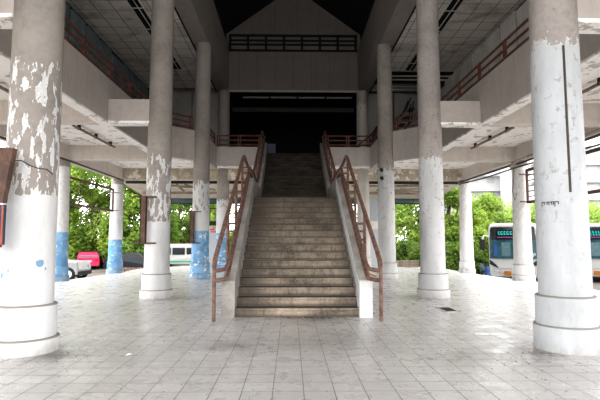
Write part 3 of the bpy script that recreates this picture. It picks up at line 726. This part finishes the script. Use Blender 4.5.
# VIP lettering low on first windscreen
cu = bpy.data.curves.new('vip', 'FONT'); cu.body = 'VIP'; cu.size = .30; cu.extrude = .006; cu.align_x = 'CENTER'
to = bpy.data.objects.new('vip_tmp', cu); C.objects.link(to); bpy.context.view_layer.update()
me = bpy.data.meshes.new_from_object(to.evaluated_get(bpy.context.evaluated_depsgraph_get())); bpy.data.objects.remove(to)
tv = bpy.data.objects.new('lettering', me); C.objects.link(tv); tv.parent = b1; tv.rotation_euler = (PI/2,0,0); tv.location = (.93,-.12,1.42); me.materials.append(M['paper'])

def car(name, x, y, rz, paint, label, cat='car', L=4.4, W=1.75, Hh=1.45, hood=.92, kind='sedan'):
    """length along local x, nose towards +x"""
    o = empty(name, (x, y, G), label, cat, 'vehicles parked beyond the left columns', rz)
    h = L/2
    if kind == 'van': side = [(-h,.30),(h*.96,.30),(h,.55),(h*.97,.98),(h*.80,1.15),(h*.50,Hh*.96),(h*.35,Hh),(-h*.94,Hh),(-h,Hh*.85)]
    elif kind == 'pickup': side = [(-h,.32),(h*.98,.32),(h,.6),(h*.97,hood*.98),(h*.48,hood*1.06),(h*.22,Hh*.97),(h*.1,Hh),(-h*.2,Hh*.97),(-h*.3,hood),(-h,hood)]
    else: side = [(-h,.36),(-h*.98,.30),(h*.98,.30),(h,.5),(h*.97,hood*.76),(h*.42,hood),(h*.12,Hh*.97),(-h*.12,Hh),(-h*.5,Hh*.94),(-h*.80,hood*1.06),(-h*.99,hood*1.02)]
    rings = []
    for u, ins in ((-1,.10),(-.93,0),(.93,0),(1,.10)):
        r_ = []
        for a, z in side:
            tuck = .16*max(0, (z-hood)/(Hh-hood+.01)); r_.append((a*(1-ins*.15), u*(W/2)*(1-tuck), z + (ins*.3 if z < .5 else -ins*.2)))
        rings.append(r_)
    loft(rings).build('body', paint, o)
    zb = hood+.04
    if kind == 'van':
        for u in (-1, 1):
            for a0_, a1_ in ((-h*.85,-h*.38),(-h*.32,h*.10)):
                q = MB(); q.box(a0_,a1_,u*W*.475,u*W*.485,Hh*.55,Hh*.84); q.build('side_window', M['glass'], o)
            q = MB(); yy = u*W*.48; q.add([(h*.16,yy,Hh*.55),(h*.62,yy,Hh*.55),(h*.42,yy,Hh*.84),(h*.16,yy,Hh*.84)], [(0,1,2,3)]); q.build('side_window', M['glass'], o)
            q = MB(); q.box(-h*.95,h*.95,u*W*.502,u*W*.508,.48,.60); q.build('stripe', M['green'], o)
        q = MB(); q.add([(h*.81,-W*.4,1.2),(h*.81,W*.4,1.2),(h*.52,W*.38,Hh*.92),(h*.52,-W*.38,Hh*.92)], [(0,1,2,3)]); q.v = [(a+.02,b_,c_+.02) for a,b_,c_ in q.v]; q.build('windscreen', M['glass'], o)
    else:
        for u in (-1, 1):
            yy = u*W/2*.955
            if kind == 'pickup': pl = [(h*.40,zb+.03),(h*.18,Hh*.93),(-h*.16,Hh*.92),(-h*.22,zb)]
            else: pl = [(h*.34,zb),(h*.10,Hh*.93),(-h*.45,Hh*.89),(-h*.68,zb+.03)]
            q = MB(); q.add([(a,yy*(1-.13*(z-hood)/(Hh-hood))+u*.012,z) for a, z in pl], [(0,1,2,3)]); q.build('side_window', M['glass'], o)
        ra = (-h*.53,-h*.77) if kind == 'sedan' else (-h*.21,-h*.29)
        q = MB(); q.add([(ra[0]-.03,-W*.37,Hh*.90),(ra[0]-.03,W*.37,Hh*.90),(ra[1]-.03,W*.42,zb+.04),(ra[1]-.03,-W*.42,zb+.04)], [(0,1,2,3)]); q.build('rear_window', M['greyreflect'], o)
        q = MB(); q.add([(h*.15+.03,-W*.38,Hh*.92),(h*.15+.03,W*.38,Hh*.92),(h*.42,W*.43,zb+.03),(h*.42,-W*.43,zb+.03)], [(0,1,2,3)]); q.build('windscreen', M['glass'], o)
    for u in (-1, 1):
        q = MB(); q.box(-h-.015,-h+.1,u*W*.30,u*W*.46,hood*.72,hood*.92); q.build('tail_lamp', M['lampred'], o)
        q = MB(); q.box(h-.12,h+.012,u*W*.28,u*W*.44,hood*.62,hood*.80); q.build('headlight', M['alloy'], o)
    MB().box(-h-.03,-h+.02,-W*.46,W*.46,.30,.46).build('rear_bumper', M['rubber'] if kind != 'sedan' else paint, o)
    MB().box(h-.05,h+.05,-W*.46,W*.46,.30,.52).build('front_bumper', M['rubber'] if kind == 'pickup' else paint, o)
    MB().box(-h-.035,-h+.0,-.24,.24,.62,.74).build('number_plate', M['paper'], o)
    r = .32 if kind != 'pickup' else .38
    fo = .78 if kind == 'pickup' else .64
    for (wx, wy) in ((-h*.62,-W*.46),(h*fo,-W*.46),(-h*.62,W*.46),(h*fo,W*.46)): wheel(o, wx, wy, r, .22, 'y')
    return o
car('pickup_truck', X(82,27.9)-2.5, 28.8, .0, M['silver'], 'silver white pickup nosing out behind the blue-footed outer column', 'truck', 5.0, 1.8, 1.65, 1.08, 'pickup')
car('taxi', X(88.5,39.5), 40, PI/2+.41, M['red'], 'pink-red taxi seen from behind under the trees', 'car', 4.3, 1.62, 1.36)
car('car', X(111,42), 43, PI/2-.5, M['carblue'], 'dark car parked right of the pink-red taxi')
car('car', X(133,35), 36.5, .05, M['carblue'], 'dark low car in shade between the outer column and the white-based column', 'car', 4.4, 1.75, 1.4)
car('van', X(184,41), 41.5, 0, M['white'], 'white minibus with green sill stripe seen between the left columns', 'van', 4.9, 1.85, 2.0, 1.1, 'van')
car('car', X(78,47), 48, PI/2, M['silver'], 'pale car half hidden behind the pink-red taxi')

# small yard items
o = empty('motorbike', (X(483,27.5), 27.5, G), 'parked motorbike with teal cover left of the bus', 'motorbike', rz=1.3)
wheel(o, -.62, 0, .30, .1, 'y'); wheel(o, .62, 0, .30, .1, 'y')
loft([[(-.7,-.1,.62),(-.7,.1,.62),(-.7,.08,.75),(-.7,-.08,.75)],[(-.2,-.15,.5),(-.2,.15,.5),(-.2,.13,.80),(-.2,-.13,.80)],[(.25,-.12,.35),(.25,.12,.35),(.25,.1,.7),(.25,-.1,.7)],[(.5,-.14,.55),(.5,.14,.55),(.45,.1,1.02),(.45,-.1,1.02)]]).build('body', M['tealglass'], o)
MB().tube([(.45,-.34,1.08),(.42,0,1.0),(.45,.34,1.08)], .025, 6).build('handlebar', M['rubber'], o)
MB().tube([(.45,0,1.0),(.62,0,.3)], .035, 6).build('fork', M['alloy'], o)
o = empty('plastic_drum', (X(487,25.6), 25.6, G), 'blue plastic drum standing left of the bus', 'drum')
MB().lathe([(.11,0),(.14,.05),(.15,.3),(.14,.32),(.15,.34),(.15,.6),(.14,.62),(.15,.64),(.14,.88),(.11,.92)], 20).build('body', M['drum'], o)
MB().lathe([(.11,.92),(.11,.95),(.03,.95)], 16).build('lid', M['dark'], o)
for k in range(7):
    a = MB().box(-.9+.1*(k%3),.9-.06*(k%2),-.09,.09,0,.05).build('plank', M['wood'], loc=(X(401,28)+.05*(k%2), 27.6+.02*(k%3), floor_z(6.3,27.6)+.055*k+.002)); a.rotation_euler = (0,0,.06*(k%3-1))
    tag(a, ['lowest','second lowest','third from bottom','middle','third from top','second highest','topmost'][k] + ' plank of the pile beside the right trees', 'plank', 'planks piled behind the third right column')
for k in range(9):
    xx = X(122+k*2.6, 28.3); a = MB().box(-.11,.11,-.06,.06,0,.075).build('brick', M['brick'], loc=(xx, 28.2+.1*(k%3), floor_z(-9,28)+.001 + (.0 if k%3 else .0))); a.rotation_euler = (0,0,.7*k)
    tag(a, 'loose red brick lying by the floor edge beyond the second outer column', 'brick', 'loose bricks at the floor edge')

# ------------------------------------------------------------------ trees
def tree(x, y, zlo, zhi, rad, mat, label, nleaf, size, seed, group='trees around the yard', ry=None):
    rnd = random.Random(seed); o = empty('tree', (x, y, G), label, 'tree', group)
    hgt = zhi-G; blobs = []
    ry = ry or rad*.7
    for _ in range(60):
        u = rnd.random(); zz = zlo-G + (zhi-zlo)*u; w = rad*(.95 if u < .6 else .95*(1-(u-.6)*1.3)); a = rnd.random()*2*PI; q = math.sqrt(rnd.random())
        blobs.append((Vector((math.cos(a)*w*q, math.sin(a)*ry*q*(w/rad), zz)), rnd.uniform(.55,1.05)*rad*.30))
    q = MB()
    for _ in range(int(nleaf*1.9)):
        c, r = rnd.choice(blobs); d = Vector((rnd.gauss(0,1), rnd.gauss(0,1), rnd.gauss(0,1))).normalized()*r*(rnd.random()**.4)
        p = c + d; nrm = Vector((rnd.gauss(0,.7), rnd.gauss(-.3,.7), rnd.gauss(.6,.6))).normalized(); t1 = nrm.orthogonal().normalized(); t1 = Matrix.Rotation(rnd.random()*6.28, 3, nrm) @ t1; t2 = nrm.cross(t1)
        s = size*rnd.uniform(.6,1.3)
        q.add([p-t1*s, p+t2*s*.45-nrm*s*.12, p+t1*s, p-t2*s*.45-nrm*s*.12], [(0,1,2,3)])
    q.build('foliage', mat, o)
    q = MB(); q.tube([(0,0,-.02),(rad*.04,0,hgt*.25),(-rad*.03,.05,hgt*.5),(rad*.05,0,hgt*.8)], .14, 8)
    for k in range(6):
        b_ = blobs[k*5][0]; q.tube([(0,0,hgt*(.22+.06*k)), b_*.55+Vector((0,0,hgt*.12)), b_], .05, 6)
    q.build('trunk', M['bark'], o)
tree(X(95,42.5), 42.5, -.1, 8.8, 4.8, M['leafmid'], 'broad leafy tree behind the pink-red taxi', 10000, .19, 1)
tree(X(60,43), 43, -.3, 8.4, 4.2, M['leafmid'], 'leafy tree above the silver pickup', 7000, .19, 2)
tree(X(136,44), 44, -.8, 8.2, 3.8, M['leafdark'], 'dense dark tree above the low dark car', 9000, .19, 3)
tree(X(180,49), 49, .2, 7.4, 4.0, M['leaflight'], 'light green tree behind the white minibus', 12000, .19, 4)
tree(X(214,53), 53, -.7, 6.5, 3.4, M['leafmid'], 'tree beyond the booth left of the stair', 3500, .20, 5)
tree(X(412,38), 38, -.8, 4.4, 3.1, M['leaflight'], 'airy tree between the third and second right columns', 6500, .16, 6)
tree(X(449,36), 36, -.8, 5.5, 2.9, M['leafmid'], 'leafy tree just right of the second right column', 8500, .16, 7)
tree(X(484,41), 41, -.8, 4.9, 3.2, M['leafmid'], 'leafy tree behind the left corner of the bus', 8500, .16, 8)
tree(X(580,62), 62, 1.0, 5.4, 6.5, M['leaflight'], 'pale distant tree above the bus roofs', 4000, .25, 9)
tree(X(374,55), 55, -.7, 5.0, 3.4, M['leafmid'], 'tree beyond the booth right of the stair', 3500, .2, 10)
tree(X(520,58), 58, -.6, 5.0, 5.5, M['leaflight'], 'pale distant tree behind the bus, between the outer columns', 4500, .24, 11)
for px, d, hh, lab in ((84,52,1.6,'low bush beyond the pink-red taxi'),(112,50,1.8,'low bush beyond the dark car'),(140,40.5,1.6,'dark bush behind the low dark car'),
                   (402,34,1.0,'low bush beside the plank pile'),(432,33,1.2,'low bush behind the second right column'),(456,33,.9,'low bush left of the far outer right column')):
    tree(X(px,d), d, -.8, hh, 2.2, M['leafdark'], lab, 2600, .15, int(px), 'bushes around the yard')
# pale apartment blocks
def block(px0, px1, d, ztop, label):
    x0, x1 = X(px0,d), X(px1,d); o = empty('apartment_block', ((x0+x1)/2, d+6, G), label, 'building', 'hazy buildings beyond the yard'); w = (x1-x0)/2
    MB().box(-w,w,-6,6,0,ztop-G).build('wall', M['block'], o)
    MB().box(-w-.3,w+.3,-6.3,6.3,ztop-G,ztop-G+.5).build('roof', M['white'], o)
    k = 0
    for z in range(3, int(ztop-G)-1, 3):
        MB().box(-w,w,-6.9,-6,z,z+.25).build('balcony', M['whiteboard'], o)
block(445, 520, 95, 17, 'pale hazy apartment block above the trees left of the bus')
block(535, 680, 80, 17, 'pale hazy apartment block above the second bus')

# ------------------------------------------------------------------ light, sky, camera
w = bpy.data.worlds.new('sky'); bpy.context.scene.world = w; w.use_nodes = True; nt = w.node_tree; bg = nt.nodes['Background']
tc = nt.nodes.new('ShaderNodeTexCoord'); nz = nt.nodes.new('ShaderNodeTexNoise'); nt.links.new(tc.outputs['Generated'], nz.inputs['Vector']); nz.inputs['Scale'].default_value = 2
mx = nt.nodes.new('ShaderNodeMix'); mx.data_type = 'RGBA'; nt.links.new(nz.outputs['Fac'], mx.inputs[0]); mx.inputs[6].default_value = (.985,.99,1,1); mx.inputs[7].default_value = (1,.985,.975,1)
nt.links.new(mx.outputs[2], bg.inputs['Color']); bg.inputs['Strength'].default_value = 5.7
def area(loc, rot, sx_, sy_, power, col=(1,.98,.95)):
    l = bpy.data.lights.new('fill', 'AREA'); l.shape = 'RECTANGLE'; l.size = sx_; l.size_y = sy_; l.energy = power; l.color = col
    o = bpy.data.objects.new('fill_light', l); C.objects.link(o); o.location = loc; o.rotation_euler = rot; return o
area((0,-14,4), (math.radians(84),0,0), 14, 6, 60)  # added fill behind the camera, no visible source there

cam = bpy.data.cameras.new('camera'); co = bpy.data.objects.new('camera', cam); C.objects.link(co)
cam.sensor_width = 36; cam.lens = 36*F/600; cam.clip_end = 500; cam.clip_start = .05
co.location = (CX, 0, H); co.rotation_euler = (PI/2+math.atan(40/F), 0, -math.atan(9.3/F))
sc = bpy.context.scene; sc.camera = co
sc.view_settings.view_transform = 'Standard'; sc.view_settings.look = 'None'; sc.view_settings.exposure = 0.08; sc.view_settings.gamma = 0.90
sc.cycles.use_denoising = True; sc.cycles.max_bounces = 10; sc.cycles.diffuse_bounces = 6
